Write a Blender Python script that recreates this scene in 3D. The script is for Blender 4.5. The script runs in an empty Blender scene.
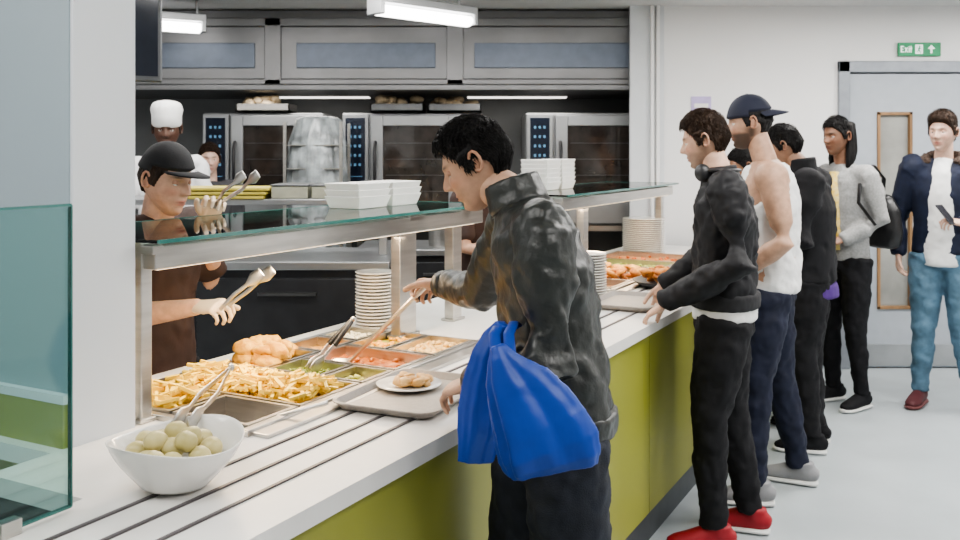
import bpy, bmesh, math, random
from mathutils import Vector, Matrix, noise
random.seed(7)
V=Vector
TH=math.radians(62.0)
U=V((math.cos(TH),math.sin(TH),0)); NN=V((-math.sin(TH),math.cos(TH),0))
P0=V((-.40,1.60,0))
def C(s,p,z=0): return P0+U*s+NN*p+V((0,0,z))
col=bpy.context.scene.collection

# ---------------------------------------------------------------- materials
_m={}
def M(name,c,rough=.5,metal=0,var=.08,scale=12,bump=0,bscale=40,emit=0,coat=0,sss=0,stretch=None,attr=False,c2=None,spec=None):
    if name in _m: return _m[name]
    m=bpy.data.materials.new(name); m.use_nodes=True; nt=m.node_tree; b=nt.nodes['Principled BSDF']
    tc=nt.nodes.new('ShaderNodeTexCoord'); mp=nt.nodes.new('ShaderNodeMapping')
    nt.links.new(tc.outputs['Object'],mp.inputs[0])
    if stretch: mp.inputs['Scale'].default_value=stretch
    n=nt.nodes.new('ShaderNodeTexNoise'); n.inputs['Scale'].default_value=scale; n.inputs['Detail'].default_value=4
    nt.links.new(mp.outputs[0],n.inputs['Vector'])
    r=nt.nodes.new('ShaderNodeValToRGB'); r.color_ramp.elements[0].position=.35; r.color_ramp.elements[1].position=.65
    if c2 is None:
        lo=[max(0,x*(1-var)) for x in c]; hi=[min(1,x*(1+var)) for x in c]
    else: lo=c; hi=c2
    if attr:
        lo=[1-var]*3; hi=[1]*3
    r.color_ramp.elements[0].color=(*lo,1); r.color_ramp.elements[1].color=(*hi,1)
    nt.links.new(n.outputs['Fac'],r.inputs[0])
    if attr:
        a=nt.nodes.new('ShaderNodeAttribute'); a.attribute_name='Col'
        mx=nt.nodes.new('ShaderNodeMix'); mx.data_type='RGBA'; mx.blend_type='MULTIPLY'; mx.inputs[0].default_value=1
        nt.links.new(a.outputs['Color'],mx.inputs[6]); nt.links.new(r.outputs[0],mx.inputs[7])
        nt.links.new(mx.outputs[2],b.inputs['Base Color'])
    else: nt.links.new(r.outputs[0],b.inputs['Base Color'])
    b.inputs['Roughness'].default_value=rough; b.inputs['Metallic'].default_value=metal
    b.inputs['Coat Weight'].default_value=coat
    if spec is not None: b.inputs['Specular IOR Level'].default_value=spec
    if sss:
        b.inputs['Subsurface Weight'].default_value=sss; b.inputs['Subsurface Scale'].default_value=.01
    if bump:
        n2=nt.nodes.new('ShaderNodeTexNoise'); n2.inputs['Scale'].default_value=bscale; n2.inputs['Detail'].default_value=5
        nt.links.new(mp.outputs[0],n2.inputs['Vector'])
        bp=nt.nodes.new('ShaderNodeBump'); bp.inputs['Strength'].default_value=bump; bp.inputs['Distance'].default_value=.01
        nt.links.new(n2.outputs['Fac'],bp.inputs['Height']); nt.links.new(bp.outputs[0],b.inputs['Normal'])
    if emit:
        b.inputs['Emission Color'].default_value=(*c,1); b.inputs['Emission Strength'].default_value=emit
    _m[name]=m; return m
def glassmat(name,tint,refl=1.0):
    m=bpy.data.materials.new(name); m.use_nodes=True; nt=m.node_tree; nt.nodes.clear()
    o=nt.nodes.new('ShaderNodeOutputMaterial'); mix=nt.nodes.new('ShaderNodeMixShader')
    t=nt.nodes.new('ShaderNodeBsdfTransparent'); t.inputs[0].default_value=(*tint,1)
    g=nt.nodes.new('ShaderNodeBsdfGlossy'); g.inputs['Roughness'].default_value=.03
    f=nt.nodes.new('ShaderNodeFresnel'); f.inputs[0].default_value=1.45
    mu=nt.nodes.new('ShaderNodeMath'); mu.operation='MULTIPLY'; mu.inputs[1].default_value=refl
    nt.links.new(f.outputs[0],mu.inputs[0]); nt.links.new(mu.outputs[0],mix.inputs[0])
    nt.links.new(t.outputs[0],mix.inputs[1]); nt.links.new(g.outputs[0],mix.inputs[2]); nt.links.new(mix.outputs[0],o.inputs[0])
    return m
steel=M('brushed_steel',(.58,.56,.53),.3,1,var=.08,scale=5,stretch=(1,1,12))
steel2=M('satin_steel',(.42,.43,.44),.38,1,var=.1,scale=4)
ovens=M('oven_steel',(.36,.37,.38),.45,.7,var=.08,scale=3)
steeld=M('dark_steel',(.15,.155,.16),.4,.9,var=.15,scale=5)
hoodm=M('hood_steel',(.23,.23,.235),.42,.85,var=.08,scale=3)
backw=M('kitchen_wall_grey',(.20,.205,.21),.5,.1,var=.1,scale=2)
black=M('black_plastic',(.02,.02,.022),.4)
darkp=M('dark_panel',(.035,.038,.045),.35,.3)
white=M('white_laminate',(.76,.745,.72),.32,var=.02)
wallw=M('white_wall_paint',(.76,.755,.75),.6,var=.015,scale=2,bump=.03,bscale=150)
colw=M('column_paint',(.68,.71,.74),.5,var=.015,scale=2)
colshade=M('column_end_shade',(.33,.40,.44),.5,var=.02,scale=2)  # shading of the column's end face, painted as a thin blue-grey layer
lime=M('lime_panel',(.28,.285,.05),.4,var=.05,scale=2)
ceilm=M('ceiling_tile',(.60,.60,.60),.8,var=.03,scale=30)
floorm=M('vinyl_floor',(.43,.47,.49),.36,var=.05,scale=3,bump=.02,bscale=200)
kick=M('kickplate',(.10,.11,.12),.45,.5)
ceramic=M('white_ceramic',(.82,.81,.78),.18,var=.01,coat=.3)
poly=M('polystyrene',(.80,.79,.77),.7,var=.02,bump=.05,bscale=300)
glass=glassmat('shelf_glass',(.82,.91,.88),1.0)
glass2=glassmat('screen_glass',(.66,.82,.80),.8)
edgeg=M('glass_edge_green',(.05,.18,.16),.2,coat=.5)
doorm=M('door_laminate',(.38,.41,.45),.45,var=.03)
framem=M('door_frame',(.27,.29,.32),.4,.3)
wood=M('oak_wood',(.26,.15,.07),.5,var=.25,scale=10,stretch=(1,1,.1))
ledm=M('lamp_diffuser',(1,.98,.95),.5,emit=7)

# ---------------------------------------------------------------- mesh helpers
def fin(name,bm,mats,loc=(0,0,0),rotz=0,parent=None,smooth=False,bevel=0,subd=0):
    bmesh.ops.recalc_face_normals(bm,faces=bm.faces)
    me=bpy.data.meshes.new(name); bm.to_mesh(me); bm.free()
    if not isinstance(mats,(list,tuple)): mats=[mats]
    for m in mats: me.materials.append(m)
    if smooth:
        for p in me.polygons: p.use_smooth=True
    o=bpy.data.objects.new(name,me); col.objects.link(o); o.location=loc; o.rotation_euler[2]=rotz
    if parent: o.parent=parent
    if bevel:
        b=o.modifiers.new('b','BEVEL'); b.width=bevel; b.segments=2; b.limit_method='ANGLE'
    if subd:
        s=o.modifiers.new('s','SUBSURF'); s.levels=subd; s.render_levels=subd
    return o
def empty(name,loc=(0,0,0),rotz=0):
    e=bpy.data.objects.new(name,None); col.objects.link(e); e.location=loc; e.rotation_euler[2]=rotz; e.empty_display_size=.1
    return e
def box(bm,x0,x1,y0,y1,z0,z1,mi=0,mat=None):
    vs=[bm.verts.new((x,y,z)) for z in(z0,z1) for y in(y0,y1) for x in(x0,x1)]
    if mat is not None:
        for v in vs: v.co=mat@v.co
    for f in((0,2,3,1),(4,5,7,6),(0,1,5,4),(2,6,7,3),(0,4,6,2),(1,3,7,5)):
        fc=bm.faces.new([vs[i] for i in f]); fc.material_index=mi
def tube(bm,pts,side=V((1,0,0)),seg=18,capf=.8,mi=0,fold=None):
    pts=[(V(p[0]),p[1],p[2] if len(p)>2 else p[1]) for p in pts]
    n=len(pts); rings=[]; T=[]
    for i in range(n):
        t=pts[min(i+1,n-1)][0]-pts[max(i-1,0)][0]
        T.append(t.normalized() if t.length>1e-9 else V((0,0,1)))
    full=[]; K=3
    p,rx,ry=pts[0]; r=min(rx,ry)*capf
    for k in range(K,0,-1):
        a=k/(K+.6)*math.pi/2
        full.append((p-T[0]*r*math.sin(a),rx*math.cos(a),ry*math.cos(a),T[0]))
    for i in range(n): full.append((*pts[i],T[i]))
    p,rx,ry=pts[-1]; r=min(rx,ry)*capf
    for k in range(1,K+1):
        a=k/(K+.6)*math.pi/2
        full.append((p+T[-1]*r*math.sin(a),rx*math.cos(a),ry*math.cos(a),T[-1]))
    for q,(p,rx,ry,t) in enumerate(full):
        sx=side-t*side.dot(t)
        if sx.length<1e-3: sx=V((0,1,0))-t*t.y
        sx.normalize(); sy=t.cross(sx)
        ring=[]
        for k in range(seg):
            a=2*math.pi*k/seg
            f=1 if fold is None else 1+fold(a,q/len(full))
            ring.append(bm.verts.new(p+sx*rx*f*math.cos(a)+sy*ry*f*math.sin(a)))
        rings.append(ring)
    for a,b in zip(rings,rings[1:]):
        for k in range(seg):
            f=bm.faces.new((a[k],a[(k+1)%seg],b[(k+1)%seg],b[k])); f.material_index=mi
    f=bm.faces.new(rings[0][::-1]); f.material_index=mi
    f=bm.faces.new(rings[-1]); f.material_index=mi
def lathe(bm,prof,seg=40,c=(0,0,0),mi=0,sx=1,sy=1):
    rings=[]
    for r,z in prof:
        rings.append([bm.verts.new((c[0]+sx*r*math.cos(2*math.pi*k/seg),c[1]+sy*r*math.sin(2*math.pi*k/seg),c[2]+z)) for k in range(seg)])
    for a,b in zip(rings,rings[1:]):
        for k in range(seg):
            f=bm.faces.new((a[k],a[(k+1)%seg],b[(k+1)%seg],b[k])); f.material_index=mi
    bm.faces.new(rings[0][::-1]).material_index=mi
    bm.faces.new(rings[-1]).material_index=mi
def ell(bm,c,r,rot=None,seg=12,mi=0,jit=0):
    mt=Matrix.Translation(V(c))@(rot.to_4x4() if rot else Matrix.Identity(4))@Matrix.Diagonal((*r,1))
    o=bmesh.ops.create_uvsphere(bm,u_segments=seg,v_segments=max(6,seg*2//3),radius=1,matrix=mt)
    fs=set()
    for v in o['verts']:
        if jit: v.co+=noise.noise_vector(v.co*60)*jit
        for f in v.link_faces: fs.add(f)
    for f in fs: f.material_index=mi; f.smooth=True
def rnd(a,b): return random.uniform(a,b)
def rrot(fl=1.0):
    return Matrix.Rotation(rnd(0,6.28),3,'Z')@Matrix.Rotation(rnd(-.6,.6)*fl,3,'Y')@Matrix.Rotation(rnd(-.6,.6)*fl,3,'X')

# ---------------------------------------------------------------- room
def room(name,b,mats,**k):
    bm=bmesh.new()
    for q in b: box(bm,*q)
    return fin(name,bm,mats,**k)
room('floor',[(-5,5,-3,8,-.1,0)],floorm)
room('ceiling',[(-5,5,-3,8,2.57,2.67)],ceilm)
room('wall_kitchen_back',[(-5,5,7.9,8,0,2.57)],backw)
room('wall_left',[(-5.1,-5,-3,8,0,2.57)],wallw)
room('wall_right',[(5,5.1,-3,8,0,2.57)],wallw)
room('wall_rear',[(-5,5,-3.1,-3,0,2.57)],wallw)
room('wall_exit',[(1.08,2.54,6.63,6.75,0,2.57),(4.0,5,6.63,6.75,0,2.57),(2.54,4.0,6.63,6.75,2.18,2.57)],wallw)
room('trim_1',[(1.20,1.225,6.56,6.59,1.0,2.57),(1.24,1.265,6.56,6.59,1.0,2.57)],wallw,bevel=.005)
room('baseboard_exit',[(1.08,2.54,6.615,6.63,0,.12)],M('baseboard_grey',(.3,.32,.34),.5))
room('trim_2',[(1.06,1.30,6.59,6.632,0,2.57)],M('corner_cladding',(.62,.64,.66),.45,var=.02))
d=empty('door_1',(2.54,6.63,0))
bm=bmesh.new(); box(bm,0,.08,-.03,.08,0,2.18); box(bm,1.38,1.46,-.03,.08,0,2.18); box(bm,0,1.46,-.03,.08,2.10,2.18)
fin('door_frame',bm,framem,parent=d,bevel=.006)
bm=bmesh.new()
x0,x1=.28,.53
box(bm,.09,x0,.0,.05,.01,2.09); box(bm,x1,1.37,.0,.05,.01,2.09); box(bm,x0,x1,.0,.05,.01,.42); box(bm,x0,x1,.0,.05,1.82,2.09)
fin('door_leaf',bm,doorm,parent=d)
bm=bmesh.new(); t=.022
box(bm,x0,x0+t,-.012,.055,.42,1.82);box(bm,x1-t,x1,-.012,.055,.42,1.82);box(bm,x0,x1,-.012,.055,.42,.42+t);box(bm,x0,x1,-.012,.055,1.82-t,1.82)
fin('vision_frame',bm,wood,parent=d,bevel=.003)
bm=bmesh.new(); box(bm,x0+t,x1-t,.02,.028,.44,1.80); fin('vision_pane',bm,M('vision_pane_grey',(.30,.30,.28),.15,var=.2,scale=3),parent=d)
bm=bmesh.new(); box(bm,.10,1.36,-.006,0,.02,.17); fin('kick_plate',bm,steel2,parent=d)
e=empty('exit_sign',(2.96,6.62,2.215)); 
bm=bmesh.new(); box(bm,0,.30,-.02,0,0,.095); fin('sign_plate',bm,M('sign_green',(.0,.22,.08),.4,emit=.12),parent=e,bevel=.003)
wsg=M('sign_white',(.9,.95,.92),.5,emit=.4)
bm=bmesh.new()
def bar(x,z,w,h): box(bm,x,x+w,-.024,-.02,z,z+h)
bar(.015,.025,.006,.045);bar(.015,.025,.022,.007);bar(.015,.044,.018,.006);bar(.015,.063,.022,.007)
for k in range(5): bar(.043+k*.004,.025+k*.007,.006,.008); bar(.043+k*.004,.053-k*.007,.006,.008)
bar(.071,.025,.006,.033);bar(.071,.062,.006,.007);bar(.084,.025,.006,.045);bar(.080,.050,.016,.006)
box(bm,.118,.170,-.024,-.02,.015,.08)
bar(.225,.02,.012,.035)
for k in range(5): bar(.209+k*.0045,.05+k*.005,.044-k*.009,.006)
fin('sign_symbols',bm,wsg,parent=e)
bm=bmesh.new(); 
ell(bm,(.147,-.025,.068),(.006,.003,.006)); tube(bm,[((.147,-.025,.06),.005),((.140,-.025,.042),.004)],seg=6); tube(bm,[((.14,-.025,.042),.004),((.130,-.025,.03),.003)],seg=6); tube(bm,[((.14,-.025,.042),.004),((.152,-.025,.03),.003),((.150,-.025,.02),.003)],seg=6); tube(bm,[((.135,-.025,.055),.003),((.158,-.025,.05),.003)],seg=6)
fin('running_figure',bm,M('sign_green2',(.0,.30,.12),.4),parent=e)
bm=bmesh.new(); box(bm,0,.14,-.008,0,0,.10); box(bm,.02,.12,-.010,-.008,.02,.05,1)
fin('wall_notice',bm,[M('notice_purple',(.45,.38,.62),.5),white],loc=(1.50,6.63,1.83))

def batten(name,a,b):
    a=V(a);b=V(b); L=(b-a).length; ang=math.atan2(b.y-a.y,b.x-a.x)
    e=empty(name,(a+b)/2,ang)
    bm=bmesh.new(); box(bm,-L/2,L/2,-.07,.07,.04,.09); box(bm,-L/2,-L/2+.03,-.07,.07,-.03,.05); box(bm,L/2-.03,L/2,-.07,.07,-.03,.05)
    box(bm,-.3,-.28,-.01,.01,.09,2.57-a.z); box(bm,.28,.3,-.01,.01,.09,2.57-a.z)
    fin('housing',bm,steel2,parent=e,bevel=.006)
    bm=bmesh.new(); tube(bm,[((-L/2+.03,0,.0),.055,.035),((L/2-.03,0,0),.055,.035)],side=V((0,1,0)),capf=.05)
    fin('diffuser',bm,ledm,parent=e,smooth=True)
batten('batten_light',(-.62,5.45,2.372),(-.06,6.0,2.372))
batten('batten_light.001',(-2.45,6.0,2.375),(-1.88,6.35,2.375))
def panel(x,y,w,h,en,rz=0,c=(1,.97,.93)):  # panels added above the view to light the room
    e=empty('ceiling_fill_panel',(x,y,2.555),rz)
    bm=bmesh.new(); t=.02
    box(bm,-w/2,w/2,-h/2,-h/2+t,-.012,.014);box(bm,-w/2,w/2,h/2-t,h/2,-.012,.014);box(bm,-w/2,-w/2+t,-h/2,h/2,-.012,.014);box(bm,w/2-t,w/2,-h/2,h/2,-.012,.014)
    fin('panel_frame',bm,white,parent=e)
    bm=bmesh.new(); box(bm,-w/2+t,w/2-t,-h/2+t,h/2-t,-.004,.012); fin('panel_diffuser',bm,ledm,parent=e)
    l=bpy.data.lights.new('ceiling_fill_light','AREA'); l.shape='RECTANGLE'; l.size=w; l.size_y=h; l.energy=en; l.color=c
    o=bpy.data.objects.new('ceiling_fill_light',l); col.objects.link(o); o.parent=e; o.location=(0,0,-.02)
for x,y,en in [(-1.2,1.0,15),(1.2,.8,18),(1.6,3.0,24),(3.2,3.2,30),(2.4,5.2,30),(3.8,5.4,26),(-.5,3.4,12),(-2.6,4.2,12),(-1.4,5.2,13),(.3,5.0,13),(3.2,.8,20),(-3,1.5,12)]:
    panel(x,y,1.2,.6,en)

# ---------------------------------------------------------------- kitchen back
def combi(name,x,w):
    e=empty(name,(x,7.0,0)); h0,h1=.98,1.83
    bm=bmesh.new(); box(bm,0,w,.02,.8,h0,h1); fin('body',bm,ovens,parent=e,bevel=.01)
    bm=bmesh.new(); box(bm,.005,.20,-.02,.03,h0+.01,h1-.01); fin('control_panel',bm,ovens,parent=e,bevel=.006)
    bm=bmesh.new(); box(bm,.03,.175,-.026,-.02,h0+.28,h1-.04); fin('display',bm,M('display_glass',(.01,.015,.03),.1,coat=.5),parent=e)
    bm=bmesh.new(); 
    for k in range(5):
        for q in range(3): box(bm,.058+q*.035,.075+q*.035,-.029,-.026,h1-.12-k*.07,h1-.10-k*.07)
    box(bm,.05,.155,-.029,-.026,h1-.48,h1-.475)
    fin('display_readout',bm,M('readout_blue',(.10,.22,.34),.3,emit=.4),parent=e)
    bm=bmesh.new(); lathe(bm,[(.0,0),(.035,0),(.033,.02),(.0,.02)],20)
    bmesh.ops.rotate(bm,verts=bm.verts,matrix=Matrix.Rotation(math.pi/2,3,'X')); 
    fin('dial',bm,steel,loc=(.10,-.02,h0+.16),parent=e)
    bm=bmesh.new(); X0,X1=.22,w-.01; Z0,Z1=h0+.02,h1-.02
    a,bb,c,dd=X0+.09,X1-.09,Z0+.16,Z1-.08
    box(bm,X0,a,-.04,.02,Z0,Z1);box(bm,bb,X1,-.04,.02,Z0,Z1);box(bm,a,bb,-.04,.02,Z0,c);box(bm,a,bb,-.04,.02,dd,Z1)
    fin('oven_door',bm,ovens,parent=e,bevel=.006)
    bm=bmesh.new(); box(bm,a,bb,-.02,.0,c,dd); fin('door_window',bm,M('oven_window',(.035,.028,.024),.08,coat=.6,var=.3),parent=e)
    bm=bmesh.new()
    for k in range(4): box(bm,a+.02,bb-.02,-.023,-.02,c+.08+k*.12,c+.083+k*.12)
    fin('racks',bm,steeld,parent=e)
    bm=bmesh.new(); tube(bm,[((X0+.035,-.05,Z0+.2),.012),((X0+.035,-.09,Z0+.25),.012),((X0+.035,-.09,Z1-.25),.012),((X0+.035,-.05,Z1-.2),.012)],seg=10)
    fin('door_handle',bm,black,parent=e,smooth=True)
    bm=bmesh.new()
    for xx in(.02,w-.06):
        for yy in(.05,.7): box(bm,xx,xx+.04,yy,yy+.04,0,h0)
    box(bm,.02,w-.02,.05,.74,.3,.33); box(bm,.0,w,.02,.78,h0-.04,h0)
    fin('stand',bm,steel,parent=e)
combi('combi_oven',-2.08,.90); combi('combi_oven.001',-1.035,.90); combi('combi_oven.002',.345,.95)
def tray_of(name,x,y,z,kind):
    e=empty(name,(x,y,z))
    bm=bmesh.new(); box(bm,-.2,.2,-.15,.15,0,.012); box(bm,-.2,.2,-.15,-.14,0,.06);box(bm,-.2,.2,.14,.15,0,.06);box(bm,-.2,-.19,-.15,.15,0,.06);box(bm,.19,.2,-.15,.15,0,.06)
    fin('roasting_tray',bm,steeld if kind else steel,parent=e)
    bm=bmesh.new()
    for k in range(14): ell(bm,(rnd(-.15,.15),rnd(-.1,.1),.055+rnd(0,.05)),(rnd(.04,.07),rnd(.03,.05),.03),rrot(.4),10,jit=.01)
    fin('folded_cloths',bm,M('beige_cloth',(.50,.40,.27),.8,var=.2),parent=e,smooth=True)
tray_of('cloth_tray',-1.62,7.1,1.835,0); tray_of('cloth_tray.001',-.62,7.1,1.835,1); tray_of('cloth_tray.002',-.19,7.12,1.835,1)
e=empty('extraction_hood',(0,6.7,0))
bm=bmesh.new(); X0,X1=-3.6,1.3
box(bm,X0,X1,0,1.2,1.98,2.02); box(bm,X0,X1,0,.04,2.02,2.06);box(bm,X0,X1,.02,.06,2.06,2.44);box(bm,X0,X1,0,.05,2.44,2.5);box(bm,X0,X1,.04,1.2,2.44,2.56)
for x in(-1.49,-.18,1.2): box(bm,x-.06,x+.06,0,.05,2.02,2.5)
fin('hood_body',bm,hoodm,parent=e,bevel=.006)
bm=bmesh.new()
for a,b in((-3.4,-1.62),(-1.32,-.32),(-.04,1.1)): box(bm,a,b,.005,.03,2.14,2.32)
fin('light_strips',bm,M('hood_filter',(.15,.175,.22),.4,.5,var=.06),parent=e,bevel=.004)
for x in(-1.3,.3):  # lamps added under the hood to brighten the ovens
    bm=bmesh.new(); box(bm,x-.4,x+.4,.82,.96,1.972,1.98); fin('added_hood_lamp',bm,M('added_hood_lens',(1,.95,.88),.4,emit=2),parent=e)
    l=bpy.data.lights.new('added_hood_light','AREA'); l.shape='RECTANGLE'; l.size=.8; l.size_y=.14; l.energy=3; l.color=(1,.95,.88)
    o=bpy.data.objects.new('added_hood_light',l); col.objects.link(o); o.parent=e; o.location=(x,.19,1.96)
e=empty('wrapped_rack_trolley',(-1.13,6.5,0))
bm=bmesh.new()
for x in(-.2,.18):
    for y in(-.2,.18): box(bm,x,x+.02,y,y+.02,.08,1.74)
for k in range(9): box(bm,-.19,.19,-.19,.19,.3+k*.16,.305+k*.16)
for x in(-.19,.19):
    for y in(-.19,.19): ell(bm,(x,y,.04),(.02,.04,.04))
fin('rack_frame',bm,steel,parent=e)
bm=bmesh.new(); tube(bm,[((0,0,.5),.205),((0,0,.9),.19),((0,0,1.3),.21),((0,0,1.6),.19),((0,0,1.76),.15)],seg=60,capf=.2,fold=lambda a,q:.05*math.sin(9*a+q*20)+.04*math.sin(17*a+q*9))
fin('plastic_wrap',bm,M('shrink_wrap',(.32,.35,.36),.22,var=.45,scale=9,bump=.8,bscale=14,coat=.4),parent=e,smooth=True)

def cabinet(name,x,y,L,dp=.6,gz=1.28,topz=.98):
    e=empty(name,(x,y,0)); n=max(1,round(L/.8)); w=L/n
    bm=bmesh.new(); box(bm,0,L,0,dp,.1,topz); fin('cabinet',bm,darkp,parent=e)
    bm=bmesh.new(); box(bm,-.02,L+.02,-.03,dp+.03,topz,topz+.04)
    if gz:
        for k in range(n+1): q=.02+k*(L-.08)/n; box(bm,q,q+.04,.25,.29,topz+.04,gz)
        box(bm,0,L,.12,.48,gz,gz+.03)
    fin('steel_top_and_gantry',bm,steel2,parent=e,bevel=.005)
    bm=bmesh.new(); b2=bmesh.new()
    for k in range(n): box(bm,.03+k*w,k*w+w-.03,-.02,0,.14,topz-.04); box(b2,k*w+w*.35,k*w+w*.65,-.045,-.02,topz-.12,topz-.105)
    fin('cabinet_doors',bm,M('charcoal_door',(.045,.047,.052),.35,.4),parent=e,bevel=.004); fin('handles',b2,steeld,parent=e)
    bm=bmesh.new(); box(bm,0,L,.03,dp-.1,0,.1); fin('plinth',bm,black,parent=e)
cabinet('kitchen_pass_counter',-2.3,4.45,1.85)
cabinet('prep_counter',-.75,5.75,1.15,.55,0,.9)
cabinet('prep_counter.001',-3.2,6.95,.9,.7,0,.9)
e=empty('yellow_chopping_boards',(-1.28,4.7,1.31))
bm=bmesh.new()
for k in range(3): box(bm,-.22+.01*k,.22+.012*k,-.14,.14,.0+k*.02,.015+k*.02)
fin('board_stack',bm,M('yellow_board',(.55,.46,.10),.5),parent=e,bevel=.004)
e=empty('food_storage_boxes',(-.85,4.72,1.31))
bm=bmesh.new()
for k in range(2):
    box(bm,-.18+k*.2,-.0+k*.2,-.12,.12,0,.06,0); box(bm,-.185+k*.2,.005+k*.2,-.125,.125,.06,.07,1)
fin('box_stack',bm,[M('clear_box',(.4,.4,.32),.2),steeld],parent=e,bevel=.004)
e=empty('stacked_metal_bowls',(-1.9,4.7,1.31)); bm=bmesh.new(); lathe(bm,[(0,0),(.06,0),(.12,.06),(.125,.06),(.12,.075),(.13,.085),(.12,.085),(.06,.02),(0,.02)],32); fin('bowls',bm,steel,parent=e,smooth=True)
e=empty('saucepan',(-.2,6.0,.94)); bm=bmesh.new(); lathe(bm,[(0,0),(.13,0),(.13,.16),(.135,.16),(.135,.17),(.12,.17),(.12,.02),(0,.02)],32); tube(bm,[((.13,0,.13),.012),((.34,-.02,.15),.010)],side=V((0,0,1)),seg=10); fin('pan',bm,steel,parent=e)
e=empty('hanging_menu_screen',(-1.17,3.0,1.77),.5)
bm=bmesh.new(); box(bm,-.14,.14,-.02,.03,0,.72); fin('screen_case',bm,steeld,parent=e,bevel=.006)
bm=bmesh.new(); box(bm,-.125,.125,-.024,-.02,.02,.70); fin('screen_face',bm,M('screen_off',(.03,.035,.05),.1),parent=e)
bm=bmesh.new(); box(bm,-.08,-.06,0,.01,.72,.80);box(bm,.06,.08,0,.01,.72,.80); fin('hangers',bm,steel,parent=e)

# ---------------------------------------------------------------- servery counter
ctr=empty('servery_counter',P0,TH)
bm=bmesh.new(); z0,z1=.84,.88
box(bm,-1.3,5.2,0,.41,z0,z1)
box(bm,.15,5.2,.95,1.06,z0,z1)
box(bm,.0,.455,.41,.70,z0,z1); box(bm,.15,.455,.70,.95,z0,z1); box(bm,1.61,2.95,.41,.95,z0,z1); box(bm,4.55,5.2,.41,.95,z0,z1)
fin('worktop',bm,white,parent=ctr)
bm=bmesh.new(); box(bm,-1.3,5.18,.035,.05,.12,.84); box(bm,.02,5.18,.05,.68,.12,.70); box(bm,.2,5.18,.68,1.0,.12,.70); box(bm,-1.3,.02,.05,.40,.12,.70); box(bm,.01,.03,.05,.68,.12,.84)
box(bm,.15,5.18,1.0,1.03,.12,.84); box(bm,5.15,5.19,.05,1.0,.12,.84)
fin('carcass',bm,darkp,parent=ctr)
bm=bmesh.new(); xs=[-1.3,-.1,1.1,2.3,3.5,4.7,5.19]
for a,b in zip(xs,xs[1:]): box(bm,a+.002,b-.002,.022,.036,.135,.838)
fin('green_panels',bm,lime,parent=ctr)
bm=bmesh.new(); box(bm,-1.3,5.19,.045,.06,0,.13); box(bm,.15,5.19,.98,1.0,0,.13); fin('kick_board',bm,kick,parent=ctr)
bm=bmesh.new()
for p in(.13,.215,.30): box(bm,-1.3,5.15,p-.004,p+.004,.878,.884)
fin('tray_slide_strips',bm,M('slide_strip',(.08,.07,.075),.4),parent=ctr)
bm=bmesh.new()
for a,b in((.455,1.61),(2.95,4.55)):
    box(bm,a-.012,b+.012,.395,.418,.878,.896); box(bm,a-.012,b+.012,.945,.965,.878,.894)
    box(bm,a-.014,a+.01,.395,.965,.878,.893); box(bm,b-.01,b+.014,.395,.965,.878,.893)
    box(bm,a,b,.345,.395,.880,.889)
    box(bm,a,b,.41,.95,.79,.795)
fin('well_trim',bm,steel,parent=ctr,bevel=.002)
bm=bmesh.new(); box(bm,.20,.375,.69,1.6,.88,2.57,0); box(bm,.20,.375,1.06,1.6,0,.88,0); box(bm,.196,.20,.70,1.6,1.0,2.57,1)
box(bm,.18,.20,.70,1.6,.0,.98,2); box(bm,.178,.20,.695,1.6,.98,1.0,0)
fin('wall_column',bm,[colw,colshade,lime],loc=P0,rotz=TH)
e=empty('glass_side_screen',C(-.06,.375,.88),TH)
bm=bmesh.new(); box(bm,-.75,.005,0,.008,.01,.568); fin('pane',bm,glass2,parent=e)
bm=bmesh.new(); box(bm,-.75,.006,-.001,.009,.566,.571); box(bm,.005,.008,-.001,.009,.01,.568); box(bm,-.75,.006,-.001,.009,.008,.012); fin('pane_edges',bm,edgeg,parent=e)
bm=bmesh.new(); box(bm,-.14,-.10,-.008,.016,0,.028); box(bm,-.6,-.56,-.008,.016,0,.028); fin('clamps',bm,steel,parent=e,bevel=.002)

def guard(name,s0,s1,posts,zs=1.325):
    e=empty(name,P0,TH)
    bm=bmesh.new()
    for s,w in posts:
        box(bm,s-w/2,s+w/2,.70,.74,.88,zs-.005)
        box(bm,s-w/2,s+w/2,.66,1.12,zs-.03,zs-.008)
        box(bm,s-w/2-.01,s+w/2+.01,.69,.75,.88,.89)
    box(bm,s0,s1,.66,.74,zs-.068,zs-.012)
    box(bm,s0,s1,1.08,1.11,zs-.035,zs-.008)
    fin('steel_frame',bm,steel,parent=e,bevel=.003)
    bm=bmesh.new(); box(bm,s0-.02,s1+.02,.63,1.14,zs,zs+.008); fin('glass_shelf',bm,glass,parent=e)
    bm=bmesh.new(); box(bm,s0-.021,s1+.021,.626,.631,zs-.001,zs+.009); box(bm,s0-.021,s1+.021,1.139,1.143,zs-.001,zs+.009); box(bm,s1+.02,s1+.024,.63,1.14,zs-.001,zs+.009)
    fin('glass_edges',bm,edgeg,parent=e)
    bm=bmesh.new(); box(bm,s0+.03,s1-.03,.685,.725,zs-.073,zs-.068); fin('heat_lamp_strip',bm,M('warm_lamp',(1,.78,.55),.5,emit=2.5),parent=e)
guard('sneeze_guard',.41,2.12,[(.42,.035),(1.62,.11),(1.98,.07)])
guard('sneeze_guard.001',2.95,4.8,[(2.98,.07),(3.35,.07),(4.7,.05)])
def heat(s,L,en):
    l=bpy.data.lights.new('heat_lamp_light','AREA'); l.shape='RECTANGLE'; l.size=L; l.size_y=.06; l.energy=en; l.color=(1,.74,.48)
    o=bpy.data.objects.new('heat_lamp_light',l); col.objects.link(o); o.location=C(s,.70,1.24); o.rotation_euler=(0,0,TH)
heat(1.05,1.1,10); heat(3.75,1.4,9)

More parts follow.
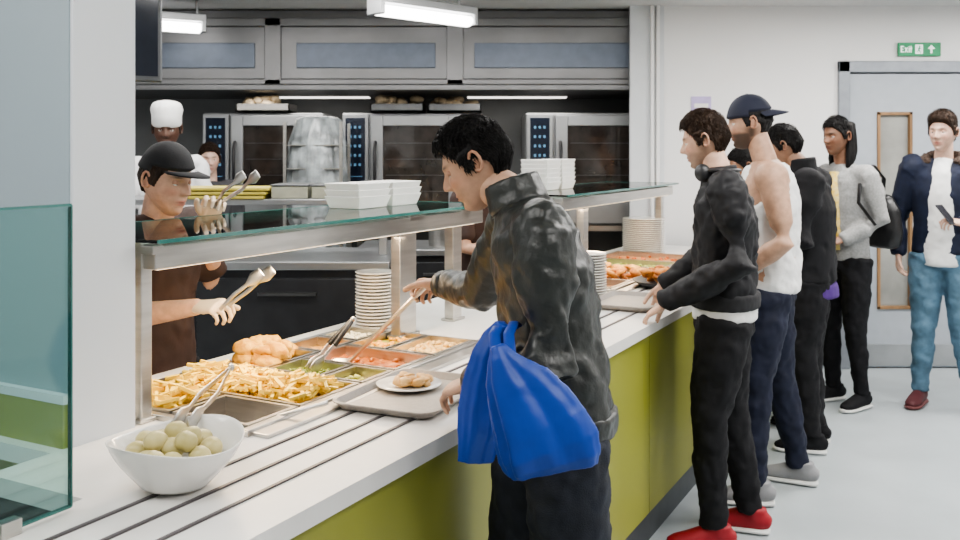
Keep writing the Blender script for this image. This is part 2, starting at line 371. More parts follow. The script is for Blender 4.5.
# ---------------------------------------------------------------- food pans
def pan(s0,s1,p0,p1,fill,name='food_pan'):
    e=empty(name,C(s0,p0,.888),TH); w=s1-s0; h=p1-p0
    bm=bmesh.new(); r=.012
    for q in((0,w,0,r),(0,w,h-r,h),(0,r,r,h-r),(w-r,w,r,h-r)): box(bm,*q,.002,.010)
    for q in((r-.003,w-r+.003,r-.003,r),(r-.003,w-r+.003,h-r,h-r+.003),(r-.003,r,r,h-r),(w-r,w-r+.003,r,h-r)): box(bm,*q,-.07,.004)
    box(bm,r,w-r,r,h-r,-.072,-.068)
    fin('steel_pan',bm,steel,parent=e)
    if fill: fill(e,w,h)
def sauce(mname,c,c2,lvl=-.02,amp=.006,lumps=0,lc=None,lr=.012,rough=.3):
    def f(e,w,h):
        bm=bmesh.new(); n=22; g=[]; ph=sum(map(ord,mname))%9
        for i in range(n+1):
            g.append([])
            for j in range(n+1):
                x=.013+(w-.026)*i/n; y=.013+(h-.026)*j/n
                g[-1].append(bm.verts.new((x,y,lvl+amp*noise.noise(V((x*40,y*40,ph))))))
        for i in range(n):
            for j in range(n): bm.faces.new((g[i][j],g[i+1][j],g[i+1][j+1],g[i][j+1]))
        fin('food',bm,M(mname,c,rough,var=.2,scale=45,c2=c2,bump=.4,bscale=70),parent=e,smooth=True)
        if lumps:
            bm=bmesh.new()
            for k in range(lumps): ell(bm,(rnd(.025,w-.025),rnd(.025,h-.025),lvl+rnd(-.002,.008)),(lr*rnd(.7,1.2),lr*rnd(.6,1),lr*.6),rrot(),8)
            fin('food_pieces',bm,M(mname+'_bits',lc,.4,var=.25,scale=30),parent=e)
    return f
def fries(n,c):
    def f(e,w,h):
        bm=bmesh.new()
        for k in range(n):
            x=rnd(.03,w-.03);y=rnd(.03,h-.03)
            z=-.05+rnd(0,.085)*(1-.35*abs(2*x/w-1))+.01
            a=rnd(.0036,.0046); L=rnd(.018,.032)
            box(bm,-L,L,-a,a,-a,a,mat=Matrix.Translation((x,y,z))@rrot(.6).to_4x4())
        fin('chips',bm,M('chips_yellow',c,.5,var=.15,scale=14),parent=e)
    return f
def chunks(n,mname,c,c2,r=.03,hh=.06,fl=(.35,.6)):
    def f(e,w,h):
        bm=bmesh.new()
        for k in range(n):
            ell(bm,(rnd(.03,w-.03),rnd(.03,h-.03),-.03+rnd(0,hh)),(r*rnd(.8,1.5),r*rnd(.6,1),r*rnd(*fl)),rrot(.7),12,jit=.006)
        fin('food_pieces',bm,M(mname,c,.6,c2=c2,scale=30,bump=.6,bscale=60),parent=e,smooth=True)
    return f
pan(.47,.655,.42,.665,None)
pan(.47,.655,.675,.94,fries(300,(.84,.60,.10)))
pan(.665,.925,.42,.94,fries(900,(.84,.60,.10)))
pan(.935,1.095,.42,.56,sauce('cabbage',(.25,.25,.05),(.5,.42,.1),lumps=25,lc=(.35,.36,.08)))
pan(.935,1.095,.57,.765,sauce('green_peas',(.14,.18,.03),(.25,.28,.06),-.012,.004,90,(.18,.23,.05),.007))
pan(.935,1.20,.775,.94,chunks(26,'bread_rolls',(.50,.23,.03),(.76,.46,.10),.042,.08,(.45,.7)))
pan(1.105,1.325,.42,.765,sauce('tomato_sauce',(.26,.06,.012),(.46,.16,.04),-.02,.012,20,(.40,.13,.03)))
pan(1.21,1.40,.775,.94,sauce('curry',(.42,.20,.05),(.65,.35,.1),lumps=30,lc=(.55,.28,.08)))
pan(1.335,1.60,.42,.60,sauce('noodles',(.7,.42,.12),(.8,.6,.3),-.01,.008,60,(.75,.5,.2),.012))
pan(1.335,1.60,.61,.765,sauce('mixed_veg',(.55,.35,.06),(.35,.4,.08),-.015,.006,60,(.65,.33,.05),.012))
pan(1.41,1.60,.775,.94,sauce('rice',(.75,.7,.58),(.65,.58,.4),-.01,.006,90,(.8,.75,.6),.008))
pan(2.97,3.25,.42,.94,sauce('gravy',(.2,.08,.03),(.35,.16,.06)))
pan(3.26,3.52,.42,.94,chunks(34,'chicken_wings',(.45,.13,.03),(.75,.35,.08),.03))
pan(3.53,3.79,.42,.94,chunks(34,'chicken_pieces',(.55,.22,.05),(.8,.45,.12),.03))
pan(3.80,4.10,.42,.94,sauce('salad_green',(.2,.28,.05),(.4,.42,.1),lumps=60,lc=(.3,.35,.08)))
pan(4.11,4.52,.42,.94,sauce('salad_red',(.4,.1,.04),(.5,.3,.1),lumps=60,lc=(.5,.15,.05)))
e=empty('wings_platter',C(3.25,.25,.885),TH)
bm=bmesh.new(); lathe(bm,[(.0,0),(.11,0),(.15,.03),(.145,.03),(.10,.008),(0,.008)],32,sx=1.25); fin('platter',bm,black,parent=e,smooth=True)
bm=bmesh.new()
for k in range(34): ell(bm,(rnd(-.12,.12),rnd(-.08,.08),.03+rnd(0,.05)),(.03,.02,.016),rrot(),10,jit=.005)
fin('glazed_wings',bm,M('glazed_wing',(.40,.10,.02),.3,c2=(.8,.35,.08),scale=30),parent=e,smooth=True)

def plates(name,s,p,r,n,z=.88):
    bm=bmesh.new(); prof=[(0.0,0)]
    dz=.0125
    prof.append((r*.6,0))
    for k in range(n): prof+= [(r*.62,k*dz+.001),(r*.97,k*dz+.008),(r,k*dz+.0105),(r*.97,k*dz+.0125)]
    prof+=[(r*.7,n*dz-.002),(0,n*dz-.003)]
    lathe(bm,prof,40); fin(name,bm,ceramic,loc=C(s,p,z))
plates('plate_stack',1.70,.90,.075,17); plates('plate_stack.001',2.78,.47,.09,16); plates('plate_stack.002',4.68,.82,.14,18)

def polybox(name,s,p,n,w=.2,dp=.16,z=1.334,m=2):
    e=empty(name,C(s,p,z),TH); bm=bmesh.new()
    for q in range(m):
        for k in range(n):
            x=q*(w+.015)+rnd(-.004,.004); zz=k*.024
            mt=Matrix.Translation((x,0,zz))
            vs0=[(-w*.42,-dp*.42),(w*.42,-dp*.42),(w*.42,dp*.42),(-w*.42,dp*.42)]
            vs1=[(-w*.5,-dp*.5),(w*.5,-dp*.5),(w*.5,dp*.5),(-w*.5,dp*.5)]
            a=[bm.verts.new(mt@V((*v,0))) for v in vs0]; b=[bm.verts.new(mt@V((*v,.045))) for v in vs1]; c=[bm.verts.new(mt@V((v[0]*.94,v[1]*.94,.045))) for v in vs1]; d=[bm.verts.new(mt@V((v[0]*.95,v[1]*.95,.006))) for v in vs0]
            bm.faces.new(a)
            for i in range(4):
                j=(i+1)%4; bm.faces.new((a[i],a[j],b[j],b[i])); bm.faces.new((b[i],b[j],c[j],c[i])); bm.faces.new((c[i],c[j],d[j],d[i]))
            bm.faces.new(d[::-1])
    fin('takeaway_trays',bm,poly,parent=e,bevel=.003)
polybox('takeaway_tray_stack',1.66,.95,3,m=2,w=.21); polybox('takeaway_tray_stack.001',3.40,.98,6,m=2,w=.19)

e=empty('potato_bowl',C(.13,.30,.885),TH)
bm=bmesh.new(); lathe(bm,[(0,0),(.064,0),(.068,.006),(.09,.03),(.116,.06),(.131,.092),(.133,.096),(.129,.097),(.110,.061),(.08,.028),(.055,.012),(0,.01)],56)
for v in bm.verts:
    a=math.atan2(v.co.y,v.co.x); r=math.hypot(v.co.x,v.co.y)
    v.co.z+=.010*(r/.133)**4*math.cos(2*a)
fin('bowl',bm,ceramic,parent=e,smooth=True,subd=1)
bm=bmesh.new()
for x,y,z in [(-.06,-.05,.07),(0,-.07,.07),(.06,-.045,.07),(-.075,.01,.07),(-.02,-.01,.085),(.035,.0,.09),(.08,.01,.075),(-.05,.06,.075),(.01,.06,.085),(.06,.055,.08),(-.01,-.04,.100),(.03,.03,.102),(-.04,.02,.100),(-.095,-.03,.08),(.0,.09,.08)]:
    ell(bm,(x*.9,y*.9,z*.92),(.026*rnd(.85,1.15),.022,.021),rrot(),16,jit=.002)
fin('boiled_potatoes',bm,M('potato_skin',(.46,.40,.17),.35,c2=(.64,.56,.29),scale=14),parent=e,smooth=True)

def cyl(bm,a,b,r0,r1=None,seg=10,mi=0,capf=.3,flat=1):
    r1=r0 if r1 is None else r1
    a=V(a);b=V(b); s=V((0,0,1)) if abs((b-a).normalized().z)<.9 else V((1,0,0))
    tube(bm,[(a,r0,r0*flat),((a+b)/2,(r0+r1)/2,(r0+r1)/2*flat),(b,r1,r1*flat)],side=s,seg=seg,capf=capf,mi=mi)
def tongs(name,a,b,gap=.03,handle=None,hs=.02,par=None):
    a=V(a);b=V(b); d=(b-a); s=d.cross(V((0,0,1))).normalized(); e=empty(name,a)
    bm=bmesh.new()
    for q in(-1,1):
        m1=a+d*.5+s*q*gap*1.0; e1=b+s*q*gap*.8
        up=d.cross(s).normalized()
        tube(bm,[(V((0,0,0)),.006,.002),(m1-a,.007,.0025),(e1-a-d*.28,.006,.0025),(e1-a-d*.14,hs,.004),(e1-a,hs*.8,.004)],side=up,seg=12,capf=.5)
    ell(bm,(0,0,0),(.009,.009,.009))
    fin('tong_arms',bm,steel,parent=e,smooth=True)
    if handle:
        bm=bmesh.new()
        for q in(-1,1): cyl(bm,d*.05+s*q*gap*.15,d*.5+s*q*gap,.008,.009)
        fin('grips',bm,black,parent=e,smooth=True)
tongs('serving_tongs',C(.50,.50,1.02),C(.17,.33,.985),.02)
tongs('serving_tongs.001',C(1.17,.62,1.02),C(1.02,.67,.885),.014,True)
e=empty('serving_spoon',C(.54,.52,.86),TH)
bm=bmesh.new(); cyl(bm,(0,0,0),(.08,-.22,.07),.005,.006); ell(bm,(-.02,.03,-.005),(.03,.04,.01)); fin('spoon',bm,steel,parent=e,smooth=True)
LA=V((-.150,2.79,1.155)); LB=V((-.41,2.94,.885))
e=empty('ladle',LB)
bm=bmesh.new(); cyl(bm,LA-LB,V((0,0,0)),.008,.007); 
lathe(bm,[(0,-.03),(.025,-.024),(.036,0),(.034,0),(.022,-.02),(0,-.026)],20,c=(-.03,.01,0))
fin('ladle_body',bm,M('warm_steel',(.65,.55,.45),.3,.8),parent=e,smooth=True)

def tray(name,s,p,rz,food=0):
    e=empty(name,C(s,p,.884),TH+rz); w,h=.40,.29
    bm=bmesh.new()
    def rr(w,h,r,z):
        o=[]
        for cx,cy,a0 in((w/2-r,h/2-r,0),(-w/2+r,h/2-r,90),(-w/2+r,-h/2+r,180),(w/2-r,-h/2+r,270)):
            for k in range(6):
                a=math.radians(a0+k*18); o.append(bm.verts.new((cx+r*math.cos(a),cy+r*math.sin(a),z)))
        return o
    L=[rr(w-.03,h-.03,.03,0),rr(w,h,.04,.018),rr(w+.012,h+.012,.045,.018),rr(w+.012,h+.012,.045,.021),rr(w-.004,h-.004,.04,.021),rr(w-.034,h-.034,.03,.004)]
    bm.faces.new(L[0][::-1])
    for a,b in zip(L,L[1:]):
        for k in range(24): bm.faces.new((a[k],a[(k+1)%24],b[(k+1)%24],b[k]))
    bm.faces.new(L[-1])
    fin('tray_body',bm,M('tray_grey',(.36,.33,.30),.45,var=.06,scale=80),parent=e)
    if food:
        bm=bmesh.new(); lathe(bm,[(0,.006),(.055,.006),(.09,.016),(.091,.019),(.055,.012),(0,.011)],32,c=(.06,.05,0)); fin('plate',bm,ceramic,parent=e,smooth=True)
        bm=bmesh.new()
        for k in range(20): ell(bm,(.06+rnd(-.05,.05),.05+rnd(-.05,.05),.02+rnd(0,.010)),(.022,.016,.01),rrot(),10,jit=.004)
        fin('meal',bm,M('meal_food',(.50,.25,.06),.4,c2=(.75,.5,.22),scale=30),parent=e,smooth=True)
tray('cafeteria_tray',.92,.235,.08,1); tray('cafeteria_tray.001',2.66,.22,0,0)

# ================================================================= PEOPLE
def skinmat(): return M('skin_attr',(1,1,1),.48,attr=True,var=.16,scale=45,sss=.08,bump=.12,bscale=260)
def sm(x,a,b):
    t=max(0,min(1,(x-a)/(b-a))); return t*t*(3-2*t)
def g(x,s): return math.exp(-(x/s)**2)
def headpt(lon,lat,feat=True):
    cl=math.cos(lat); x=cl*math.sin(lon); y=cl*math.cos(lon); z=math.sin(lat)
    X=.075*x; Y=.102*y if y<0 else .094*y; Z=.118*z
    t=max(0,-z)
    X*=1-.26*t**1.5
    if z>0: X*=1-.04*z
    if y<0: Y*=1-.45*min(1,t*1.3)
    Y+=.040*t**2
    if feat and y>0:
        w=sm(y,0,.35); aX=abs(X); d=0
        if -.045<Z<.03:
            pr=sm(-Z,-.028,.022)*(1-sm(-Z,.024,.040))
            d+=.026*g(X,.0085+.006*sm(-Z,0,.022))*pr
            d+=.007*g(aX-.012,.006)*g(Z+.026,.008)
        d+=.006*g(Z-.030,.011)*g(X,.05)
        d-=.012*g(aX-.031,.015)*g(Z-.010,.011)
        d+=.005*g(aX-.042,.018)*g(Z+.022,.018)
        d+=.006*g(X,.021)*(g(Z+.055,.005)+g(Z+.066,.0055))
        d-=.004*g(X,.022)*g(Z+.0605,.003)
        d-=.004*g(X,.02)*g(Z+.080,.007)
        d+=.008*g(X,.02)*g(Z+.098,.013)
        Y+=d*w
    return V((X,Y,Z))
def head(E,o,c,F,sc,skin,hair=None,hat=None,beard=0,lid=.4,roll=0,lipc=None):
    F=V(F).normalized(); R=F.cross(V((0,0,1))).normalized(); Up=R.cross(F)
    mt=Matrix.Translation(V(c)-o)@Matrix((( R.x,F.x,Up.x,0),(R.y,F.y,Up.y,0),(R.z,F.z,Up.z,0),(0,0,0,1)))@Matrix.Diagonal((sc,sc,sc,1))@Matrix.Rotation(roll,4,'Y')
    bm=bmesh.new(); cl=bm.verts.layers.float_color.new('Col')
    NX,NY=120,90; rows=[]
    hc=hair['c'] if hair else (.05,.03,.02)
    lp=lipc or (skin[0]*.85,skin[1]*.55,skin[2]*.55)
    for j in range(1,NY):
        lat=-math.pi/2+math.pi*j/NY; row=[]
        for i in range(NX):
            lon=2*math.pi*i/NX
            p=headpt(lon,lat); v=bm.verts.new(mt@p)
            q=list(skin)
            if p.y>.03:
                l=min(1,1.5*g(p.x,.022)*(g(p.z+.055,.005)+g(p.z+.066,.0055)))
                q=[a*(1-l)+b*l for a,b in zip(q,lp)]
                mo=g(p.x,.022)*g(p.z+.0605,.0025); q=[a*(1-.6*mo) for a in q]
                b=min(1,1.4*g(abs(p.x)-.031,.015)*g(p.z-.030,.0042)); q=[a*(1-.8*b)+h*.8*b for a,h in zip(q,hc)]
                ck=.16*g(abs(p.x)-.042,.018)*g(p.z+.022,.018)+.14*g(p.x,.014)*g(p.z+.024,.010); q[1]*=1-ck; q[2]*=1-ck
            if beard:
                bd=beard*sm(-p.z,.028,.05)*sm(p.y,-.03,.02)*(1-.8*min(1,1.3*g(p.x,.022)*g(p.z+.06,.011)))
                side=beard*sm(-p.z,-.0,.03)*g(p.y-.0,.03)*sm(abs(p.x),.045,.06)
                bd=max(bd,side); q=[a*(1-bd)+h*bd for a,h in zip(q,hc)]
            v[cl]=(*q,1); row.append(v)
        rows.append(row)
    for a,b in zip(rows,rows[1:]):
        for i in range(NX): bm.faces.new((a[i],a[(i+1)%NX],b[(i+1)%NX],b[i]))
    bm.faces.new(rows[0][::-1]); bm.faces.new(rows[-1])
    fin('head',bm,skinmat(),parent=E,smooth=True)
    def simple(nm,build,c):
        bm=bmesh.new(); cl=bm.verts.layers.float_color.new('Col'); build(bm)
        for v in bm.verts: v.co=mt@v.co; v[cl]=(*c,1)
        fin(nm,bm,skinmat(),parent=E,smooth=True)
    def ears(bm):
        for s in(-1,1):
            pts=[]
            for k in range(9):
                a=math.radians(-60+k*35)
                pts.append((V((s*(.078+.008*math.sin(a*.5+1)),-.014-.015*math.sin(a),.004+.028*math.cos(a))),.0045,.0045))
            tube(bm,pts,side=V((s,0,0)),seg=8)
            ell(bm,(s*.076,-.010,-.002),(.006,.014,.026),None,12)
    simple('ears',ears,(skin[0]*.95,skin[1]*.85,skin[2]*.82))
    def lids(bm):
        kill=[]
        for s in(-1,1):
            cc=V((s*.031,.0715,.0095))
            o2=bmesh.ops.create_uvsphere(bm,u_segments=16,v_segments=12,radius=.0133,matrix=Matrix.Translation(cc))
            kill+=[v for v in o2['verts'] if (v.co-cc).y>-.004 and (v.co-cc).z < -.002+ .012*(.5-lid*1.2)]
        bmesh.ops.delete(bm,geom=kill,context='VERTS')
    simple('eyelids',lids,(skin[0]*.9,skin[1]*.8,skin[2]*.78))
    bm=bmesh.new()
    for s in(-1,1):
        ell(bm,(s*.031,.0715,.0095),(.0122,.0122,.0122),None,16,0); ell(bm,(s*.031,.0795,.0085),(.0056,.0050,.0056),None,12,1)
    for v in bm.verts: v.co=mt@v.co
    fin('eyes',bm,[M('eye_white',(.75,.73,.70),.2,var=.02),M('iris',(.05,.03,.02),.1)],parent=E,smooth=True)
    def shell(off,mask,nz,ns,rowsN=80,colsN=120):
        bm=bmesh.new(); rows=[]
        for j in range(1,rowsN):
            lat=-math.pi/2+math.pi*j/rowsN; row=[]
            for i in range(colsN):
                lon=2*math.pi*i/colsN; p=headpt(lon,lat,False)
                d=V((math.cos(lat)*math.sin(lon),math.cos(lat)*math.cos(lon),math.sin(lat)))
                a=abs((lon+math.pi)%(2*math.pi)-math.pi)
                m=mask(a,p,d); t=off(a,p,d)+nz*noise.noise(V((p.x*ns,p.y*ns*.6,p.z*ns)))+nz*.6*noise.noise(V((p.x*ns*3,p.y*ns,p.z*ns*2)))
                row.append(bm.verts.new(mt@(p+d*(-.012+(t+.012)*m))))
            rows.append(row)
        for a,b in zip(rows,rows[1:]):
            for i in range(colsN): bm.faces.new((a[i],a[(i+1)%colsN],b[(i+1)%colsN],b[i]))
        bm.faces.new(rows[0][::-1]); bm.faces.new(rows[-1])
        return bm
    def hl(a,back):
        a=math.degrees(a); K=[(0,.068),(30,.066),(50,.050),(68,.022),(78,-.018),(90,-.016),(97,.008),(115,-.01),(130,-.05),(180,back)]
        for (x0,y0),(x1,y1) in zip(K,K[1:]):
            if a<=x1: return y0+(y1-y0)*(a-x0)/(x1-x0)
        return back
    if hair:
        T=hair.get('top',.02); S=hair.get('side',.007); bk=hair.get('back',-.07); fr=hair.get('front',0)
        def off(a,p,d): 
            u=sm(p.z,.03,.09); return S+(T-S)*u+fr*u*sm(p.y,0,.08)
        hm_=M('hair_'+hair['n'],hc,.5,var=.35,scale=60,bump=1.0,bscale=90,stretch=(1,1,.3),spec=.25)
        bm=shell(lambda a,p,d:off(a,p,d)*.85,lambda a,p,d:sm(p.z-hl(a,bk)-.004*noise.noise(p*200),-.006,.008),hair.get('nz',.005)*.7,hair.get('ns',70))
        fin('hair',bm,hm_,parent=E,smooth=True)
        if not hat:
            # individual locks lying over the hair mass
            bm=bmesh.new(); cnt=0; tries=0; N_=hair.get('locks',1500); rs=random.Random(5)
            LL=hair.get('len',.030)
            while cnt<N_ and tries<N_*6:
                tries+=1
                lon=rs.uniform(-math.pi,math.pi); z=rs.uniform(-.65,1); lat=math.asin(z)
                p=headpt(lon,lat,False); a=abs(lon)
                if p.z<hl(a,bk)+.004: continue
                cnt+=1
                d=V((math.cos(lat)*math.sin(lon),math.cos(lat)*math.cos(lon),z))
                tp=sm(p.z,.05,.10)
                fl=V((d.x*.6*tp+rs.uniform(-.35,.35),(.6*tp)-(.35*(1-tp)) +rs.uniform(-.45,.35),-1.0*(1-tp)+rs.uniform(-.2,.2)))
                L=LL*(.5+.5*tp)*rs.uniform(.7,1.2); lift=rs.uniform(.0,.009)*(.4+tp)
                pts=[]; n=5
                for k in range(n):
                    lo=math.atan2(d.x,d.y); la=math.asin(max(-1,min(1,d.z))); q=headpt(lo,la,False)
                    aa=abs(lo)
                    if k and q.z<hl(aa,bk)-.012 and aa<1.3: break
                    e_=off(aa,q,d)*.88+.001+lift*math.sin(k/(n-1)*2.4)
                    if k==0: e_-=.003
                    pts.append((q+d*e_,d.copy()))
                    ft=fl-d*fl.dot(d)
                    if ft.length<1e-4: break
                    d=(d+ft.normalized()*(L/n/.10)).normalized()
                if len(pts)<n: continue
                w=rs.uniform(.0012,.0024); prev=None
                for k,(q,dd) in enumerate(pts):
                    tg=(pts[min(k+1,n-1)][0]-pts[max(k-1,0)][0]).normalized(); sd=tg.cross(dd).normalized()
                    ww=w*(1-.75*k/(n-1)); 
                    r3=[bm.verts.new(mt@(q+sd*ww)),bm.verts.new(mt@(q+dd*ww*.9)),bm.verts.new(mt@(q-sd*ww)),bm.verts.new(mt@(q-dd*ww*.6))]
                    if prev:
                        for i in range(4): bm.faces.new((prev[i],prev[(i+1)%4],r3[(i+1)%4],r3[i]))
                    prev=r3
            fin('hair_locks',bm,hm_,parent=E,smooth=True)
        if hair.get('long'):
            bm=bmesh.new(); L=hair['long']
            for s in(-1,1):
                tube(bm,[(V((s*.045,-.05,.06)),.045,.05),(V((s*.062,-.055,0)),.026,.04),(V((s*.068,-.045,-.08)),.024,.038),(V((s*.075,-.02,-L)),.022,.034),(V((s*.07,-.0,-L-.05)),.010,.018)],seg=24,fold=lambda a,q:.12*math.sin(7*a+q*9))
            tube(bm,[(V((0,-.05,.05)),.07,.06),(V((0,-.075,-.03)),.08,.04),(V((0,-.075,-.1)),.08,.035),(V((0,-.07,-L)),.07,.03)],seg=30,fold=lambda a,q:.08*math.sin(9*a+q*9))
            for v in bm.verts: v.co=mt@v.co
            fin('long_hair',bm,hm_,parent=E,smooth=True)
    if hat:
        hm=M('hat_'+hat['n'],hat['c'],.75,var=.06,bump=.1,bscale=200)
        if hat['k']=='cap':
            dirn=hat.get('dir',1)
            bm=shell(lambda a,p,d:.018+.006*sm(p.z,.05,.11),lambda a,p,d:sm(p.z-(.050-.02*(1 if p.y*dirn<0 else 0)),-.003,.003),.0005,30)
            fin('cap_crown',bm,hm,parent=E,smooth=True)
            bm=bmesh.new(); n=20; A=[];B=[];A2=[];B2=[]; dr=hat.get('droop',.14); up=hat.get('up',-.02)
            for k in range(n+1):
                a=math.radians(-62+124*k/n)
                for (arr,r,dz) in((A,0,0),(B,1,0),(A2,0,-.005),(B2,1,-.005)):
                    ex=.070*max(0,(math.cos(a*1.35)))**.55*r
                    x=math.sin(a)*(.088); y=dirn*(math.cos(a)*.110+ex)
                    z=.056-dr*x*x/.088+up*r+dz
                    arr.append(bm.verts.new((x,y,z)))
            for k in range(n):
                bm.faces.new((A[k],A[k+1],B[k+1],B[k])); bm.faces.new((A2[k],B2[k],B2[k+1],A2[k+1])); bm.faces.new((B[k],B[k+1],B2[k+1],B2[k]))
            ell(bm,(0,0,.14),(.007,.007,.004),None,8)
            for v in bm.verts: v.co=mt@v.co
            fin('cap_brim',bm,hm,parent=E,smooth=True)
        elif hat['k']=='toque':
            bm=bmesh.new()
            tube(bm,[(V((0,-.005,.035)),.086,.106),(V((0,-.005,.085)),.087,.106),(V((0,-.01,.09)),.088,.107),(V((0,-.015,.12)),.093,.11),(V((0,-.02,.145)),.085,.10)],seg=48,capf=.35,fold=lambda a,q:.02*math.sin(16*a)*(q>.5))
            for v in bm.verts: v.co=mt@v.co
            fin('chef_hat',bm,hm,parent=E,smooth=True)

def hand(E,o,w,d,pn,side,curl,mat,sc=1.0,spread=.06,thumb=30):
    d=V(d).normalized(); pn=V(pn); pn=(pn-d*pn.dot(d)).normalized(); T=d.cross(pn)*side
    w=V(w)-o; bm=bmesh.new()
    def P(a,t,n): return w+(d*a+T*t+pn*n)*sc
    tube(bm,[(P(-.02,0,0),.027*sc,.020*sc),(P(.01,0,0),.028*sc,.018*sc),(P(.045,0,.002),.038*sc,.016*sc),(P(.082,0,.0),.040*sc,.012*sc)],side=T,seg=18,capf=.5)
    tube(bm,[(P(.02,.018,.006),.014*sc),(P(.05,.024,.010),.015*sc)],seg=12)
    for k,(t,L,r) in enumerate(((.031,.072,.0088),(.0105,.080,.009),(-.0105,.074,.0086),(-.030,.058,.0076))):
        ang=0; p=V((.080-.003*abs(k-1),t,0)); pts=[(P(p.x-.02,t,0),r*sc)]; c=math.radians(curl if not isinstance(curl,(list,tuple)) else curl[k])
        pts.append((P(*p),r*sc)); sp=(1.5-k)*spread
        for q,(fr,cm) in enumerate(((.45,.8),(.31,1.1),(.24,.8))):
            ang+=c*cm; l=L*fr
            p=p+V((math.cos(ang)*l,math.sin(sp)*l*max(0,math.cos(ang)),math.sin(ang)*l)); rr=r*(1-.10*(q+1))
            pts.append((P(*p),rr*sc))
        tube(bm,pts,side=T,seg=10,capf=.9)
    a=math.radians(thumb); p=V((.022,.022,.006)); pts=[(P(*p),.012*sc)]
    v=V((math.cos(.6),math.sin(.75),math.sin(a)*.8)).normalized()
    for q,l in enumerate((.038,.030,.024)):
        p=p+v*l; pts.append((P(*p),(.0112-.0012*q)*sc)); v=(v+V((.25,-.35,.25))*(.5 if thumb<50 else .9)).normalized()
    tube(bm,pts,side=T,seg=10,capf=.9)
    ob=fin('hand_right' if side>0 else 'hand_left',bm,mat,parent=E,smooth=True)
    r=ob.modifiers.new('r','REMESH'); r.mode='VOXEL'; r.voxel_size=.0030*sc; r.use_smooth_shade=True
    s=ob.modifiers.new('s','SMOOTH'); s.factor=.5; s.iterations=2
_tx={}
def wrinkle(ob,st,sc,kind='CLOUDS'):
    k=(kind,round(sc,3))
    if k not in _tx:
        t=bpy.data.textures.new('wr%s%s'%k,kind); t.noise_scale=sc
        if kind=='CLOUDS': t.noise_depth=2
        else: t.turbulence=9; t.noise_depth=2; t.marble_type='SOFT'
        _tx[k]=t
    dm=ob.modifiers.new('d','DISPLACE'); dm.texture=_tx[k]; dm.strength=st; dm.mid_level=.5; dm.texture_coords='LOCAL'
def blob(E,name,bm,mat,vox=.012,it=6,wr=0,ws=.1,fold=0,fs=.09):
    ob=fin(name,bm,mat,parent=E,smooth=True)
    r=ob.modifiers.new('r','REMESH'); r.mode='VOXEL'; r.voxel_size=vox; r.use_smooth_shade=True
    s=ob.modifiers.new('s','SMOOTH'); s.factor=.5; s.iterations=it
    if wr: wrinkle(ob,wr,ws)
    if fold: wrinkle(ob,fold,fs,'MARBLE')
    return ob
def shoe(E,o,ank,fw,mu,ms,sc=1.0,lace=True):
    fw=V(fw).normalized(); rt=V((fw.y,-fw.x,0)); a=V((ank[0],ank[1],0))-o
    def P(f,z,r=0): return a+(fw*f+rt*r+V((0,0,z)))*sc
    bm=bmesh.new()
    tube(bm,[(P(-.072,.05),.026,.030),(P(-.05,.055),.034,.046),(P(0,.058),.037,.05),(P(.05,.050),.041,.042),(P(.10,.040),.045,.032),(P(.15,.034),.040,.024),(P(.175,.03),.026,.016)],side=rt,seg=20,capf=.6)
    tube(bm,[(P(-.015,.06),.040,.048),(P(-.018,.105),.042,.050)],side=rt,seg=18,capf=.1)
    blob(E,'shoe_upper',bm,mu,.007,3)
    bm=bmesh.new()
    tube(bm,[(P(-.075,.014),.028,.014),(P(-.05,.014),.038,.014),(P(.05,.014),.045,.014),(P(.11,.014),.050,.014),(P(.155,.014),.044,.014),(P(.185,.016),.024,.011)],side=rt,seg=20,capf=.5)
    fin('shoe_sole',bm,ms,parent=E,smooth=True)
    if lace:
        bm=bmesh.new()
        for k in range(4):
            f=.03+k*.02; z=.094-k*.0075
            tube(bm,[(P(f,z-.012,-.026),.003),(P(f,z+.002,0),.003),(P(f,z-.012,.026),.003)],side=fw,seg=6)
        fin('laces',bm,M('lace_white',(.7,.7,.7),.8),parent=E)

